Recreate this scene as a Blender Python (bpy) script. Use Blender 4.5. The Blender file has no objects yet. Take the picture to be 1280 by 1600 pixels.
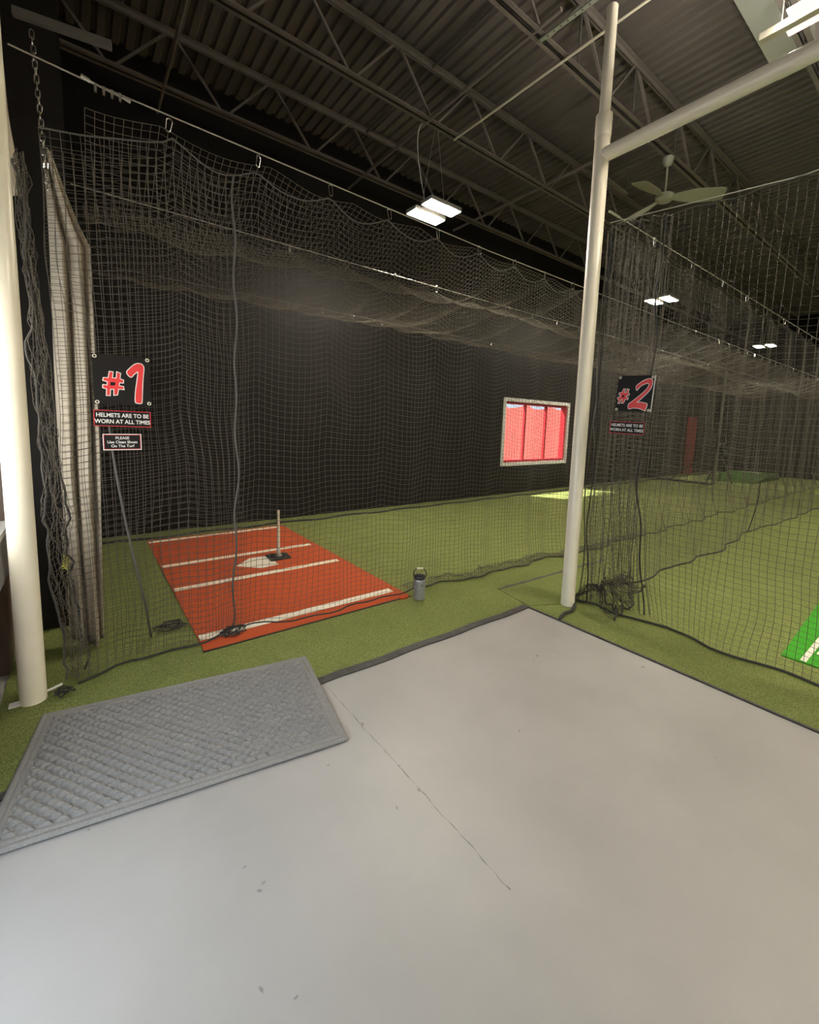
import bpy, bmesh, math, random
import numpy as np
from mathutils import Vector, Matrix
random.seed(7); rng = np.random.default_rng(7)
SC = bpy.context.scene
COL = SC.collection
PI = math.pi

# ------------------------------------------------------------------ camera
cam = bpy.data.cameras.new('camera'); camo = bpy.data.objects.new('camera', cam); COL.objects.link(camo)
rt = Vector((0.79731, -0.60279, 0.03054)); up = Vector((0.04494, 0.10974, 0.99294)); fw = Vector((0.60189, 0.79032, -0.11458))
camo.matrix_world = Matrix(((rt.x, up.x, -fw.x, 0), (rt.y, up.y, -fw.y, 0), (rt.z, up.z, -fw.z, 1.725), (0, 0, 0, 1)))
cam.sensor_fit = 'VERTICAL'; cam.sensor_height = 36; cam.lens = 674.59 * 36 / 1600
cam.shift_y = -60 / 1600; cam.clip_start = 0.05; cam.clip_end = 200
SC.camera = camo

# ------------------------------------------------------------------ world, sun, exposure
SC.view_settings.view_transform = 'Standard'; SC.view_settings.look = 'None'
SC.view_settings.gamma = 1; SC.view_settings.exposure = 0.12; SC.view_settings.use_curve_mapping = False
LED = 330.0            # radiance of the lamp panels
w = bpy.data.worlds.new('sky'); SC.world = w; w.use_nodes = True
bg = w.node_tree.nodes['Background']; bg.inputs[0].default_value = (0.72, 0.86, 1.0, 1); bg.inputs[1].default_value = 1.3
sun = bpy.data.lights.new('sun', 'SUN'); sun.energy = 26.0; sun.angle = 0.009; sun.color = (1.0, 0.95, 0.85)
suno = bpy.data.objects.new('sun', sun); COL.objects.link(suno)
suno.rotation_euler = Vector((0.62, -1.0, -1.63)).to_track_quat('-Z', 'Y').to_euler(); suno.location = (0, 12, 14)
def daylight(nm, loc, dr, sx, sy, e, col=(0.70, 0.85, 1.0)):
    day = bpy.data.lights.new(nm, 'AREA'); day.shape = 'RECTANGLE'; day.size = sx; day.size_y = sy; day.energy = e; day.color = col
    o = bpy.data.objects.new(nm, day); COL.objects.link(o); o.location = loc; o.rotation_euler = Vector(dr).to_track_quat('-Z', 'Z').to_euler()
daylight('window_daylight', (-0.80, 3.0, 1.5), (1, 0.0, -0.25), 1.8, 1.0, 34, (1.0, 0.96, 0.90))     # the left window
daylight('door_daylight', (-0.80, 1.35, 1.05), (1, 0.05, -0.55), 1.5, 1.9, 46, (0.78, 0.88, 1.0))                        # the glass door left of the viewpoint

# ------------------------------------------------------------------ materials
def mat(name, col, rough=0.6, metal=0.0, spec=0.5, noise=0.0, nscale=8.0, bump=0.0, bscale=60.0, emit=None, estr=0.0, col2=None, detail=4.0, coords='Object'):
    m = bpy.data.materials.new(name); m.use_nodes = True
    nt = m.node_tree; b = nt.nodes['Principled BSDF']
    b.inputs['Base Color'].default_value = (*col, 1); b.inputs['Roughness'].default_value = rough
    b.inputs['Metallic'].default_value = metal; b.inputs['Specular IOR Level'].default_value = spec
    if emit: b.inputs['Emission Color'].default_value = (*emit, 1); b.inputs['Emission Strength'].default_value = estr
    tc = nt.nodes.new('ShaderNodeTexCoord')
    if noise > 0 or col2:
        n = nt.nodes.new('ShaderNodeTexNoise'); n.inputs['Scale'].default_value = nscale; n.inputs['Detail'].default_value = detail
        nt.links.new(tc.outputs[coords], n.inputs['Vector'])
        r = nt.nodes.new('ShaderNodeValToRGB'); r.color_ramp.elements[0].position = 0.3; r.color_ramp.elements[1].position = 0.7
        c2 = col2 or tuple(min(1, c * (1 + noise)) for c in col); c1 = col if col2 else tuple(c * (1 - noise) for c in col)
        r.color_ramp.elements[0].color = (*c1, 1); r.color_ramp.elements[1].color = (*c2, 1)
        nt.links.new(n.outputs['Fac'], r.inputs['Fac']); nt.links.new(r.outputs['Color'], b.inputs['Base Color'])
    if bump > 0:
        n2 = nt.nodes.new('ShaderNodeTexNoise'); n2.inputs['Scale'].default_value = bscale; n2.inputs['Detail'].default_value = 3
        nt.links.new(tc.outputs[coords], n2.inputs['Vector'])
        bp = nt.nodes.new('ShaderNodeBump'); bp.inputs['Strength'].default_value = bump; bp.inputs['Distance'].default_value = 0.01
        nt.links.new(n2.outputs['Fac'], bp.inputs['Height']); nt.links.new(bp.outputs['Normal'], b.inputs['Normal'])
    return m

M_blackwall = mat('black_wall_paint', (0.009, 0.0075, 0.0065), 0.6, spec=0.25, noise=0.25, nscale=1.5, bump=0.1, bscale=40)
M_ceil = mat('ceiling_paint', (0.115, 0.098, 0.089), 0.6, noise=0.15, nscale=1.2)
M_joist = mat('joist_paint', (0.165, 0.142, 0.127), 0.55, noise=0.15, nscale=4)
M_darkjoist = mat('bridging_paint', (0.09, 0.085, 0.075), 0.6)
M_white = mat('white_pole_paint', (0.90, 0.83, 0.67), 0.32, noise=0.03, nscale=6)
M_whiteplain = mat('white_plastic', (0.8, 0.79, 0.75), 0.4)
M_steel = mat('galvanised_steel', (0.62, 0.6, 0.55), 0.3, metal=0.9)
M_cable = mat('steel_cable', (0.5, 0.47, 0.4), 0.4, metal=0.5)
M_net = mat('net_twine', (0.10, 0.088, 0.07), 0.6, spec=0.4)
M_netlight = mat('lit_net_twine', (0.15, 0.13, 0.10), 0.7)  # lighter twine: lamp sheen on the roof net put into its colour
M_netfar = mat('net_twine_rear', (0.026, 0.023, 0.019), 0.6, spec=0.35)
M_rope = mat('black_rope', (0.03, 0.03, 0.028), 0.8, noise=0.4, nscale=200)
M_greyrope = mat('grey_rope', (0.1, 0.095, 0.085), 0.8, noise=0.3, nscale=200)
M_blacktape = mat('black_tape', (0.035, 0.035, 0.035), 0.5, noise=0.5, nscale=14, bump=0.2, bscale=40)
M_grommet = mat('pale_brass', (0.75, 0.70, 0.58), 0.35, metal=0.25)
M_signblack = mat('sign_black', (0.012, 0.010, 0.009), 0.5, spec=0.2)
M_signred = mat('sign_red', (0.78, 0.045, 0.045), 0.4)
M_signwhite = mat('sign_white', (0.85, 0.82, 0.76), 0.4)
M_signborder = mat('sign_border_red', (0.55, 0.03, 0.04), 0.4)
M_fan = mat('fan_enamel', (0.36, 0.36, 0.28), 0.45)
M_lampbody = mat('lamp_housing', (0.35, 0.34, 0.32), 0.5)
M_led = mat('led_panel', (0.9, 0.9, 0.9), 0.5, emit=(1.0, 0.90, 0.73), estr=LED)
M_addeduplight = mat('added_uplight', (0.9, 0.9, 0.9), 0.5, emit=(1.0, 0.92, 0.80), estr=190)  # emitter added on top of the strip lamp to lift the ceiling
M_dimled = mat('dim_led_panel', (0.8, 0.7, 0.7), 0.5, emit=(1.0, 0.86, 0.86), estr=0.9)
M_jug = mat('jug_hammertone', (0.30, 0.305, 0.315), 0.35, metal=0.4, noise=0.12, nscale=60)
M_juglid = mat('jug_lid', (0.02, 0.02, 0.021), 0.4)
M_chrome = mat('polished_steel', (0.75, 0.74, 0.72), 0.18, metal=1.0)
M_cream = mat('cream_plastic', (0.72, 0.67, 0.53), 0.45)
M_rubber = mat('black_rubber', (0.012, 0.012, 0.012), 0.6)
M_clay = mat('clay_mat_turf', (0.46, 0.085, 0.03), 0.9, spec=0.15, noise=0.22, nscale=220, bump=0.5, bscale=400)
M_lime = mat('white_line_turf', (0.74, 0.71, 0.62), 0.85, spec=0.2, noise=0.08, nscale=150, bump=0.3, bscale=400)
M_brightgreen = mat('bright_green_mat', (0.05, 0.30, 0.02), 0.9, spec=0.15, noise=0.25, nscale=180, bump=0.5, bscale=400)
M_moundgreen = mat('mound_turf', (0.042, 0.095, 0.018), 0.9, spec=0.15, noise=0.2, nscale=100)
M_drape = mat('beige_canvas', (0.40, 0.345, 0.265), 0.75, noise=0.12, nscale=5, bump=0.3, bscale=25)
M_reddoor = mat('dark_red_door', (0.16, 0.018, 0.014), 0.5)
M_redframe = mat('red_window_frame', (0.42, 0.02, 0.03), 0.45)
M_wallglare = mat('pale_wall_and_glare', (0.62, 0.62, 0.6), 0.7)  # pale front wall; on the ceiling its paleness stands in for glare
M_brown = mat('brown_frame', (0.10, 0.065, 0.05), 0.5)
M_greypanel = mat('grey_panel', (0.24, 0.235, 0.24), 0.6)
M_yellow = mat('yellow_tag', (0.62, 0.62, 0.08), 0.6)
M_ground = mat('asphalt', (0.2, 0.2, 0.2), 0.9, noise=0.2, nscale=10)
M_darkmetal = mat('dark_machine_metal', (0.03, 0.03, 0.03), 0.4, metal=0.4)

def turf_mat(name, c1, c2, c3):
    m = bpy.data.materials.new(name); m.use_nodes = True; nt = m.node_tree; b = nt.nodes['Principled BSDF']
    tc = nt.nodes.new('ShaderNodeTexCoord')
    n1 = nt.nodes.new('ShaderNodeTexNoise'); n1.inputs['Scale'].default_value = 170; n1.inputs['Detail'].default_value = 2
    n2 = nt.nodes.new('ShaderNodeTexNoise'); n2.inputs['Scale'].default_value = 2.2; n2.inputs['Detail'].default_value = 5
    for n in (n1, n2): nt.links.new(tc.outputs['Object'], n.inputs['Vector'])
    r = nt.nodes.new('ShaderNodeValToRGB')
    for i, (p, c) in enumerate(((0.32, c1), (0.5, c2), (0.68, c3))):
        e = r.color_ramp.elements[i] if i < 2 else r.color_ramp.elements.new(p)
        e.position = p; e.color = (*c, 1)
    nt.links.new(n1.outputs['Fac'], r.inputs['Fac'])
    mx = nt.nodes.new('ShaderNodeMix'); mx.data_type = 'RGBA'; mx.blend_type = 'MULTIPLY'; mx.inputs[0].default_value = 0.35
    nt.links.new(r.outputs['Color'], mx.inputs[6])
    r2 = nt.nodes.new('ShaderNodeValToRGB'); r2.color_ramp.elements[0].position = .3; r2.color_ramp.elements[1].position = .7
    r2.color_ramp.elements[0].color = (.6, .62, .55, 1); r2.color_ramp.elements[1].color = (1, 1, 1, 1)
    nt.links.new(n2.outputs['Fac'], r2.inputs['Fac']); nt.links.new(r2.outputs['Color'], mx.inputs[7])
    nt.links.new(mx.outputs[2], b.inputs['Base Color'])
    b.inputs['Roughness'].default_value = 0.9; b.inputs['Specular IOR Level'].default_value = 0.12
    bp = nt.nodes.new('ShaderNodeBump'); bp.inputs['Strength'].default_value = 0.6; bp.inputs['Distance'].default_value = 0.012
    nt.links.new(n1.outputs['Fac'], bp.inputs['Height']); nt.links.new(bp.outputs['Normal'], b.inputs['Normal'])
    return m
M_turf = turf_mat('green_turf', (0.092, 0.116, 0.032), (0.185, 0.215, 0.068), (0.275, 0.305, 0.11))

def floor_mat():
    m = bpy.data.materials.new('grey_painted_concrete'); m.use_nodes = True; nt = m.node_tree; b = nt.nodes['Principled BSDF']
    tc = nt.nodes.new('ShaderNodeTexCoord'); L = nt.links.new
    n = nt.nodes.new('ShaderNodeTexNoise'); n.inputs['Scale'].default_value = 1.7; n.inputs['Detail'].default_value = 6
    L(tc.outputs['Object'], n.inputs['Vector'])
    r = nt.nodes.new('ShaderNodeValToRGB'); r.color_ramp.elements[0].position = .3; r.color_ramp.elements[1].position = .7
    r.color_ramp.elements[0].color = (.30, .292, .28, 1); r.color_ramp.elements[1].color = (.345, .335, .322, 1)
    L(n.outputs['Fac'], r.inputs['Fac'])
    # control-joint crack running along Y at x = 1.205
    sx = nt.nodes.new('ShaderNodeSeparateXYZ'); L(tc.outputs['Object'], sx.inputs[0])
    nz = nt.nodes.new('ShaderNodeTexNoise'); nz.inputs['Scale'].default_value = 9; nz.inputs['Detail'].default_value = 4; L(tc.outputs['Object'], nz.inputs['Vector'])
    def mt(op, a, bb=None, c=None):
        k = nt.nodes.new('ShaderNodeMath'); k.operation = op
        for i, v in enumerate((a, bb, c)):
            if v is None: continue
            if isinstance(v, (int, float)): k.inputs[i].default_value = v
            else: L(v, k.inputs[i])
        return k.outputs[0]
    off = mt('MULTIPLY_ADD', nz.outputs['Fac'], 0.03, -1.222)
    d = mt('ABSOLUTE', mt('ADD', sx.outputs[0], off))
    nw = nt.nodes.new('ShaderNodeTexNoise'); nw.inputs['Scale'].default_value = 14; L(tc.outputs['Object'], nw.inputs['Vector'])
    wd = mt('MULTIPLY_ADD', nw.outputs['Fac'], 0.009, -0.0028)
    inx = mt('LESS_THAN', d, wd)
    iny = mt('GREATER_THAN', sx.outputs[1], 0.88)
    mask = mt('MULTIPLY', mt('MULTIPLY', inx, iny), 0.75)
    mx = nt.nodes.new('ShaderNodeMix'); mx.data_type = 'RGBA'; L(mask, mx.inputs[0]); L(r.outputs['Color'], mx.inputs[6])
    mx.inputs[7].default_value = (.10, .096, .09, 1); L(mx.outputs[2], b.inputs['Base Color'])
    b.inputs['Roughness'].default_value = 0.42; b.inputs['Specular IOR Level'].default_value = 0.4
    bp = nt.nodes.new('ShaderNodeBump'); bp.inputs['Strength'].default_value = 0.12; bp.inputs['Distance'].default_value = .004
    n3 = nt.nodes.new('ShaderNodeTexNoise'); n3.inputs['Scale'].default_value = 30; n3.inputs['Detail'].default_value = 4; L(tc.outputs['Object'], n3.inputs['Vector'])
    L(n3.outputs['Fac'], bp.inputs['Height']); L(bp.outputs['Normal'], b.inputs['Normal'])
    return m
M_floor = floor_mat()

def rug_mat():
    m = mat('grey_carpet', (0.185, 0.182, 0.175), 0.95, spec=0.1, col2=(0.245, 0.24, 0.23), nscale=120, bump=0.12, bscale=300, detail=8)
    return m
M_rug = rug_mat()

def banner_mat():
    m = bpy.data.materials.new('red_mesh_banner'); m.use_nodes = True; nt = m.node_tree
    for n in list(nt.nodes):
        if n.type != 'OUTPUT_MATERIAL': nt.nodes.remove(n)
    out = nt.nodes['Material Output']
    tr = nt.nodes.new('ShaderNodeBsdfTranslucent'); tr.inputs[0].default_value = (0.46, 0.105, 0.09, 1)
    df = nt.nodes.new('ShaderNodeBsdfDiffuse'); df.inputs[0].default_value = (0.5, 0.05, 0.05, 1)
    mx = nt.nodes.new('ShaderNodeMixShader'); mx.inputs[0].default_value = 0.3
    nt.links.new(tr.outputs[0], mx.inputs[1]); nt.links.new(df.outputs[0], mx.inputs[2]); nt.links.new(mx.outputs[0], out.inputs[0])
    return m
M_banner = banner_mat()

def glass_mat():
    m = bpy.data.materials.new('clear_glass'); m.use_nodes = True; nt = m.node_tree
    for n in list(nt.nodes):
        if n.type != 'OUTPUT_MATERIAL': nt.nodes.remove(n)
    out = nt.nodes['Material Output']
    t = nt.nodes.new('ShaderNodeBsdfTransparent'); t.inputs[0].default_value = (.95, .96, .96, 1)
    g = nt.nodes.new('ShaderNodeBsdfGlossy'); g.inputs['Roughness'].default_value = 0.03
    mx = nt.nodes.new('ShaderNodeMixShader'); mx.inputs[0].default_value = 0.05
    nt.links.new(t.outputs[0], mx.inputs[1]); nt.links.new(g.outputs[0], mx.inputs[2]); nt.links.new(mx.outputs[0], out.inputs[0])
    return m
M_glass = glass_mat()

# ------------------------------------------------------------------ mesh helpers
class MB:
    def __init__(s): s.v = []; s.f = []
    def add(s, vs, fs):
        o = len(s.v); s.v += [tuple(v) for v in vs]; s.f += [tuple(i + o for i in f) for f in fs]; return s
    def box(s, x0, x1, y0, y1, z0, z1):
        return s.add([(x0, y0, z0), (x1, y0, z0), (x1, y1, z0), (x0, y1, z0), (x0, y0, z1), (x1, y0, z1), (x1, y1, z1), (x0, y1, z1)],
                     [(0, 3, 2, 1), (4, 5, 6, 7), (0, 1, 5, 4), (1, 2, 6, 5), (2, 3, 7, 6), (3, 0, 4, 7)])
    def tube(s, pts, r, n=8, cap=True, closed=False):
        pts = [Vector(p) for p in pts]; N = len(pts); vs = []; fs = []
        rr = r if isinstance(r, (list, tuple)) else [r] * N
        prev = None
        for i, p in enumerate(pts):
            a = pts[(i - 1) % N] if (closed or i > 0) else p; b = pts[(i + 1) % N] if (closed or i < N - 1) else p
            t = (b - a); t = t.normalized() if t.length > 1e-9 else Vector((0, 0, 1))
            if prev is None:
                ref = Vector((0, 0, 1)) if abs(t.z) < .9 else Vector((1, 0, 0)); n1 = t.cross(ref).normalized()
            else:
                n1 = prev - t * prev.dot(t); n1 = n1.normalized() if n1.length > 1e-6 else t.orthogonal().normalized()
            prev = n1; n2 = t.cross(n1)
            for k in range(n):
                c = math.cos(2 * PI * k / n) * rr[i]; q = math.sin(2 * PI * k / n) * rr[i]; vs.append(p + n1 * c + n2 * q)
        for i in range(N if closed else N - 1):
            j = (i + 1) % N
            for k in range(n): fs.append((i * n + k, i * n + (k + 1) % n, j * n + (k + 1) % n, j * n + k))
        if cap and not closed: fs.append(tuple(reversed(range(n)))); fs.append(tuple((N - 1) * n + k for k in range(n)))
        return s.add(vs, fs)
    def lathe(s, prof, n=24, c=(0, 0, 0)):
        vs = []; fs = []
        for r, z in prof:
            for k in range(n): vs.append((c[0] + r * math.cos(2 * PI * k / n), c[1] + r * math.sin(2 * PI * k / n), c[2] + z))
        for i in range(len(prof) - 1):
            for k in range(n): fs.append((i * n + k, i * n + (k + 1) % n, (i + 1) * n + (k + 1) % n, (i + 1) * n + k))
        fs.append(tuple(reversed(range(n)))); fs.append(tuple((len(prof) - 1) * n + k for k in range(n)))
        return s.add(vs, fs)
    def prism(s, poly, z0, z1):     # simple polygon in XY extruded in Z
        n = len(poly)
        return s.add([(x, y, z0) for x, y in poly] + [(x, y, z1) for x, y in poly],
                     [tuple(reversed(range(n))), tuple(range(n, 2 * n))] + [(k, (k + 1) % n, (k + 1) % n + n, k + n) for k in range(n)])
    def bar(s, a, b, w, h):         # rectangular bar from a to b
        a = Vector(a); b = Vector(b); t = (b - a).normalized()
        ref = Vector((0, 0, 1)) if abs(t.z) < .95 else Vector((0, 1, 0))
        n1 = t.cross(ref).normalized() * w / 2; n2 = n1.cross(t).normalized() * h / 2
        vs = [a - n1 - n2, a + n1 - n2, a + n1 + n2, a - n1 + n2, b - n1 - n2, b + n1 - n2, b + n1 + n2, b - n1 + n2]
        return s.add(vs, [(0, 3, 2, 1), (4, 5, 6, 7), (0, 1, 5, 4), (1, 2, 6, 5), (2, 3, 7, 6), (3, 0, 4, 7)])
    def build(s, name, m, parent=None, smooth=False, bevel=0.0, kind=None):
        me = bpy.data.meshes.new(name); me.from_pydata(s.v, [], s.f); me.update()
        bm = bmesh.new(); bm.from_mesh(me); bmesh.ops.recalc_face_normals(bm, faces=bm.faces)
        if smooth:
            for f in bm.faces: f.smooth = True
            for e in bm.edges:
                if len(e.link_faces) == 2 and e.calc_face_angle(0) > 0.7: e.smooth = False
        bm.to_mesh(me); bm.free()
        return link(name, me, m, parent, bevel, kind)

def link(name, me, m, parent=None, bevel=0.0, kind=None):
    o = bpy.data.objects.new(name, me); COL.objects.link(o); me.materials.append(m)
    if parent: o.parent = parent
    if bevel:
        b = o.modifiers.new('bevel', 'BEVEL'); b.width = bevel; b.segments = 2; b.limit_method = 'ANGLE'
    if kind: o['kind'] = kind
    return o
def tag(o, label, cat, group=None, kind=None):
    o['label'] = label; o['category'] = cat
    if group: o['group'] = group
    if kind: o['kind'] = kind
    return o
def thing(name, label, cat, loc=(0, 0, 0), rot=(0, 0, 0), group=None):
    o = bpy.data.objects.new(name, None); COL.objects.link(o); o.location = loc; o.rotation_euler = rot; o.empty_display_size = .1
    return tag(o, label, cat, group)
def struct(o, label=None, cat=None):
    o['kind'] = 'structure'
    if label: o['label'] = label
    if cat: o['category'] = cat
    return o

def net_mesh(name, P, r, m, parent=None, dirs='uv'):
    """knotted net: P[nu,nv,3] knots; twine strands run along u and along v as thin three-sided cords"""
    P = np.asarray(P, float); nu, nv, _ = P.shape; V = []; Q = []; off = 0
    for d in dirs:
        A = P.transpose(1, 0, 2) if d == 'u' else P       # strands: A[strand, point]
        ns, n, _ = A.shape
        T = np.gradient(A, axis=1); T /= (np.linalg.norm(T, axis=2, keepdims=True) + 1e-9)
        ref = np.array([0.31, 0.52, 0.11]) if d == 'v' else np.array([0.1, 0.25, 0.95])
        n1 = np.cross(T, ref); n1 /= (np.linalg.norm(n1, axis=2, keepdims=True) + 1e-9); n2 = np.cross(T, n1)
        ring = np.stack([A + r * (math.cos(a) * n1 + math.sin(a) * n2) for a in (0, 2 * PI / 3, 4 * PI / 3)], axis=2)
        V.append(ring.reshape(-1, 3))
        base = off + (np.arange(ns)[:, None] * n + np.arange(n - 1)[None, :]) * 3
        for k in range(3):
            k2 = (k + 1) % 3
            Q.append(np.stack([base + k, base + k2, base + 3 + k2, base + 3 + k], axis=-1).reshape(-1, 4))
        off += ns * n * 3
    V = np.concatenate(V); Q = np.concatenate(Q)
    me = bpy.data.meshes.new(name)
    me.vertices.add(len(V)); me.vertices.foreach_set('co', V.astype(np.float32).ravel())
    me.loops.add(Q.size); me.loops.foreach_set('vertex_index', Q.astype(np.int32).ravel())
    me.polygons.add(len(Q)); me.polygons.foreach_set('loop_start', np.arange(0, Q.size, 4, dtype=np.int32))
    me.update(calc_edges=True)
    return link(name, me, m, parent)

def smooth_noise(nu, nv, su, sv, amp, seed):
    g = np.random.default_rng(seed); cu, cv = int(nu / su) + 3, int(nv / sv) + 3
    C = g.normal(0, 1, (cu, cv)); U = np.arange(nu) / su; W = np.arange(nv) / sv
    i = U.astype(int); j = W.astype(int); fu = (U - i)[:, None]; fv = (W - j)[None, :]
    fu = fu * fu * (3 - 2 * fu); fv = fv * fv * (3 - 2 * fv)
    return amp * ((C[i][:, j] * (1 - fu) + C[i + 1][:, j] * fu) * (1 - fv) + (C[i][:, j + 1] * (1 - fu) + C[i + 1][:, j + 1] * fu) * fv)

# ------------------------------------------------------------------ room shell
XL, XR, YB, YF, ZC = -0.55, 23.0, 7.25, -7.0, 6.48
fl = MB().box(XL - .2, XR, YF, YB, -0.12, 0.0).build('floor', M_floor); struct(fl, 'smooth pale grey painted concrete floor with one long crack', 'floor')
for (x, y, s, a) in ((2.69, 1.86, .022, .3), (2.62, 1.84, .012, 1), (3.22, 1.32, .016, 2), (1.92, 1.41, .011, .5), (.45, 1.42, .014, 2.4), (.47, 1.44, .01, .2), (.43, 1.54, .008, 0), (1.06, 1.41, .014, 1.4),
                     (.36, 1.14, .013, 2), (.44, 1.06, .009, 0), (.92, 1.81, .009, .2), (-.05, 2.07, .007, 1), (1.215, 1.97, .02, 1.5), (1.21, 1.6, .012, 1.4), (1.2, 1.43, .017, 1.6), (2.63, .67, .006, 0), (1.66, 1.6, .006, 0)):
    n = 9; poly = [(x + s * (0.5 + .6 * random.random()) * (math.cos(t) * math.cos(a) * 1.0 - .45 * math.sin(t) * math.sin(a)), y + s * (0.5 + .6 * random.random()) * (math.cos(t) * math.sin(a) + .45 * math.sin(t) * math.cos(a))) for t in [2 * PI * k / n for k in range(n)]]
    MB().prism(poly, 0.0, 0.0008).build('paint_chip', mat('chipped_paint', (.2, .195, .19), .7) if 'chipped_paint' not in bpy.data.materials else bpy.data.materials['chipped_paint'], fl)

# back wall with the window opening
WX0, WX1, WZ0, WZ1 = 8.45, 11.15, 0.80, 2.38
wb = MB()
wb.box(-.75, WX0, YB, YB + .2, -.1, ZC + .2).box(WX1, XR, YB, YB + .2, -.1, ZC + .2).box(WX0, WX1, YB, YB + .2, -.1, WZ0).box(WX0, WX1, YB, YB + .2, WZ1, ZC + .2)
struct(wb.build('wall_back', M_blackwall), 'long black painted wall behind the netting', 'wall')
struct(MB().box(XR, XR + .2, YF, YB + .2, -.1, ZC + .2).build('wall_right', M_blackwall), 'black end wall far down the cages', 'wall')
struct(MB().box(XL - .2, XR + .2, YF - .2, YF, -.1, ZC + .2).build('wall_front', M_wallglare), 'pale wall behind the viewpoint', 'wall')
# left wall with the daylight window, then the wall jogs in at the batting end
LY0, LY1, LZ0, LZ1 = 2.2, 4.28, 0.98, 3.1
wl = MB()
DY0, DY1 = 0.55, 2.1
wl.box(XL - .2, XL, YF, DY0, -.1, ZC + .2).box(XL - .2, XL, DY0, DY1, 2.15, ZC + .2).box(XL - .2, XL, LY1, YB, -.1, ZC + .2).box(XL - .2, XL, DY1, LY0, -.1, ZC + .2).box(XL - .2, XL, LY0, LY1, -.1, .62).box(XL - .2, XL, LY0, LY1, LZ1, ZC + .2)
struct(wl.build('wall_left', M_brown), 'dark brown wall beside the window', 'wall')
struct(MB().box(XL - .19, XL, LY0, LY1, .62, LZ0 - .04).build('wall_left.001', M_greypanel), 'grey panel under the window sill', 'wall')
struct(MB().box(XL, 0.0, 4.32, YB, -.1, ZC + .1).build('wall_left.002', M_blackwall), 'short black wall at the batting end of the cage', 'wall')
wn = MB()
for y in (LY0, 3.1, LY1): wn.box(XL - .14, XL - .04, y - .03, y + .03, LZ0, LZ1)
wn.box(XL - .14, XL - .04, LY0, LY1, LZ1 - .06, LZ1)
w2 = struct(wn.build('window_2', M_brown), 'brown framed daylight window at far left', 'window')
MB().box(XL - .2, XL + .05, LY0 - .05, LY1 + .02, LZ0 - .04, LZ0).build('window_sill', M_whiteplain, w2)
MB().box(XL - .10, XL - .09, LY0, LY1, LZ0, LZ1).build('pane', M_glass, w2)
dn_ = MB()
for (a, b, c, d) in ((DY0, DY0 + .09, 0, 2.15), (DY1 - .09, DY1, 0, 2.15), (DY0, DY1, 2.06, 2.15), (DY0, DY1, 0.0, .12)): dn_.box(XL - .13, XL - .07, a, b, c, d)
d2 = struct(dn_.build('door_2', M_brown), 'glazed door in the left wall beside the viewpoint', 'door')
MB().box(XL - .105, XL - .095, DY0 + .08, DY1 - .08, .1, 2.08).build('pane', M_glass, d2)
MB().tube([(XL - .04, DY0 + .06, .9), (XL - .04, DY0 + .06, 1.25)], .012, 8).build('pull_handle', M_steel, d2)
struct(MB().box(XL, -.445, 3.70, 4.32, 0.0, .64).build('wall_left.003', M_brown), 'low brown wall end behind the white pole', 'wall')
struct(MB().box(XL, -.435, 3.36, 4.32, .64, .93).build('trim_5', M_greypanel), 'grey apron under the window sill behind the white pole', 'trim')
struct(MB().box(XL, -.425, 3.34, 4.32, .93, .965).build('trim_6', M_whiteplain), 'bright white window sill end behind the white pole', 'trim')
struct(MB().box(-.50, -.445, 4.06, 4.12, .965, 3.1).build('trim_7', M_brown), 'brown window jamb behind the white pole', 'trim')
struct(MB().box(XL, -.49, 4.1, 4.16, .965, 3.1).build('trim_8', M_drape), 'pale blind beside the brown window jamb', 'trim')
# ceiling : ribbed steel deck, ribs running across the cages (along Y)
dv = []; df = []
pitch = 0.152; x = XL - .2; prof = []
while x < XR + .2:
    prof += [(x, ZC), (x + .045, ZC), (x + .062, ZC - .038), (x + .135, ZC - .038)]; x += pitch
for y in (YF - .2, YB + .2): dv += [(px, y, pz) for px, pz in prof]
n = len(prof); df = [(k, k + 1, n + k + 1, n + k) for k in range(n - 1)]
ce = MB(); ce.add(dv, df); ce.box(XL - .2, XR + .2, YF - .2, YB + .2, ZC + .01, ZC + .15)
struct(ce.build('ceiling', M_ceil), 'dark grey ribbed steel roof deck', 'ceiling')
struct(MB().box(4.6, 7.6, -4.0, 2.15, ZC - .075, ZC - .04).build('ceiling.001', M_wallglare), 'added pale panel standing in for lamp glare on the upper right ceiling', 'ceiling')  # added flat panel, lamp glare painted as a pale colour

# turf
tb = MB(); tb.box(-.45, 3.37, 2.48, YB, 0.0, .008); tb.box(3.37, XR, 2.48, YB, 0.0, .008); tb.box(3.37, XR, YF, 2.48, 0.0, .008)
turf = tb.build('artificial_turf', M_turf); struct(turf, 'green artificial turf covering the cages', 'turf')
pz = MB().prism([(3.375, 2.47), (3.46, 2.93), (5.4, 2.88), (5.2, 2.3), (3.9, 2.26), (3.5, 2.4)], .008, .013)
struct(pz.build('artificial_turf.001', M_turf), 'overlapping turf offcut behind the goalpost foot', 'turf')
# edging
ed = MB(); pts = [(1.16 + t * 2.2 / 12, 2.475 + .008 * math.sin(t * 1.7)) for t in range(13)]
ed.prism([(x, y - .035) for x, y in pts] + [(x, y + .035) for x, y in reversed(pts)], .004, .0115)
struct(ed.build('trim_1', M_blacktape), 'black tape along the turf edge by the concrete', 'trim')
struct(MB().box(3.355, 3.375, -3, 2.47, 0, .0105).build('trim_2', M_blacktape), 'thin black turf edge along the right of the concrete', 'trim')
struct(MB().box(-.5, -.24, 2.45, 2.5, .002, .0115).build('trim_3', M_blacktape), 'black turf edge left of the grey rug', 'trim')
sp = MB(); g = random.Random(2)
pa = [(3.46 + k * .055, 2.945 - k * .002 - .018 * g.random()) for k in range(38)]; pb = [(3.46 + k * .055, 2.892 - k * .002 + .012 * g.random()) for k in range(38)]
sp.prism(pb + pa[::-1], .0125, .0150)
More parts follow.
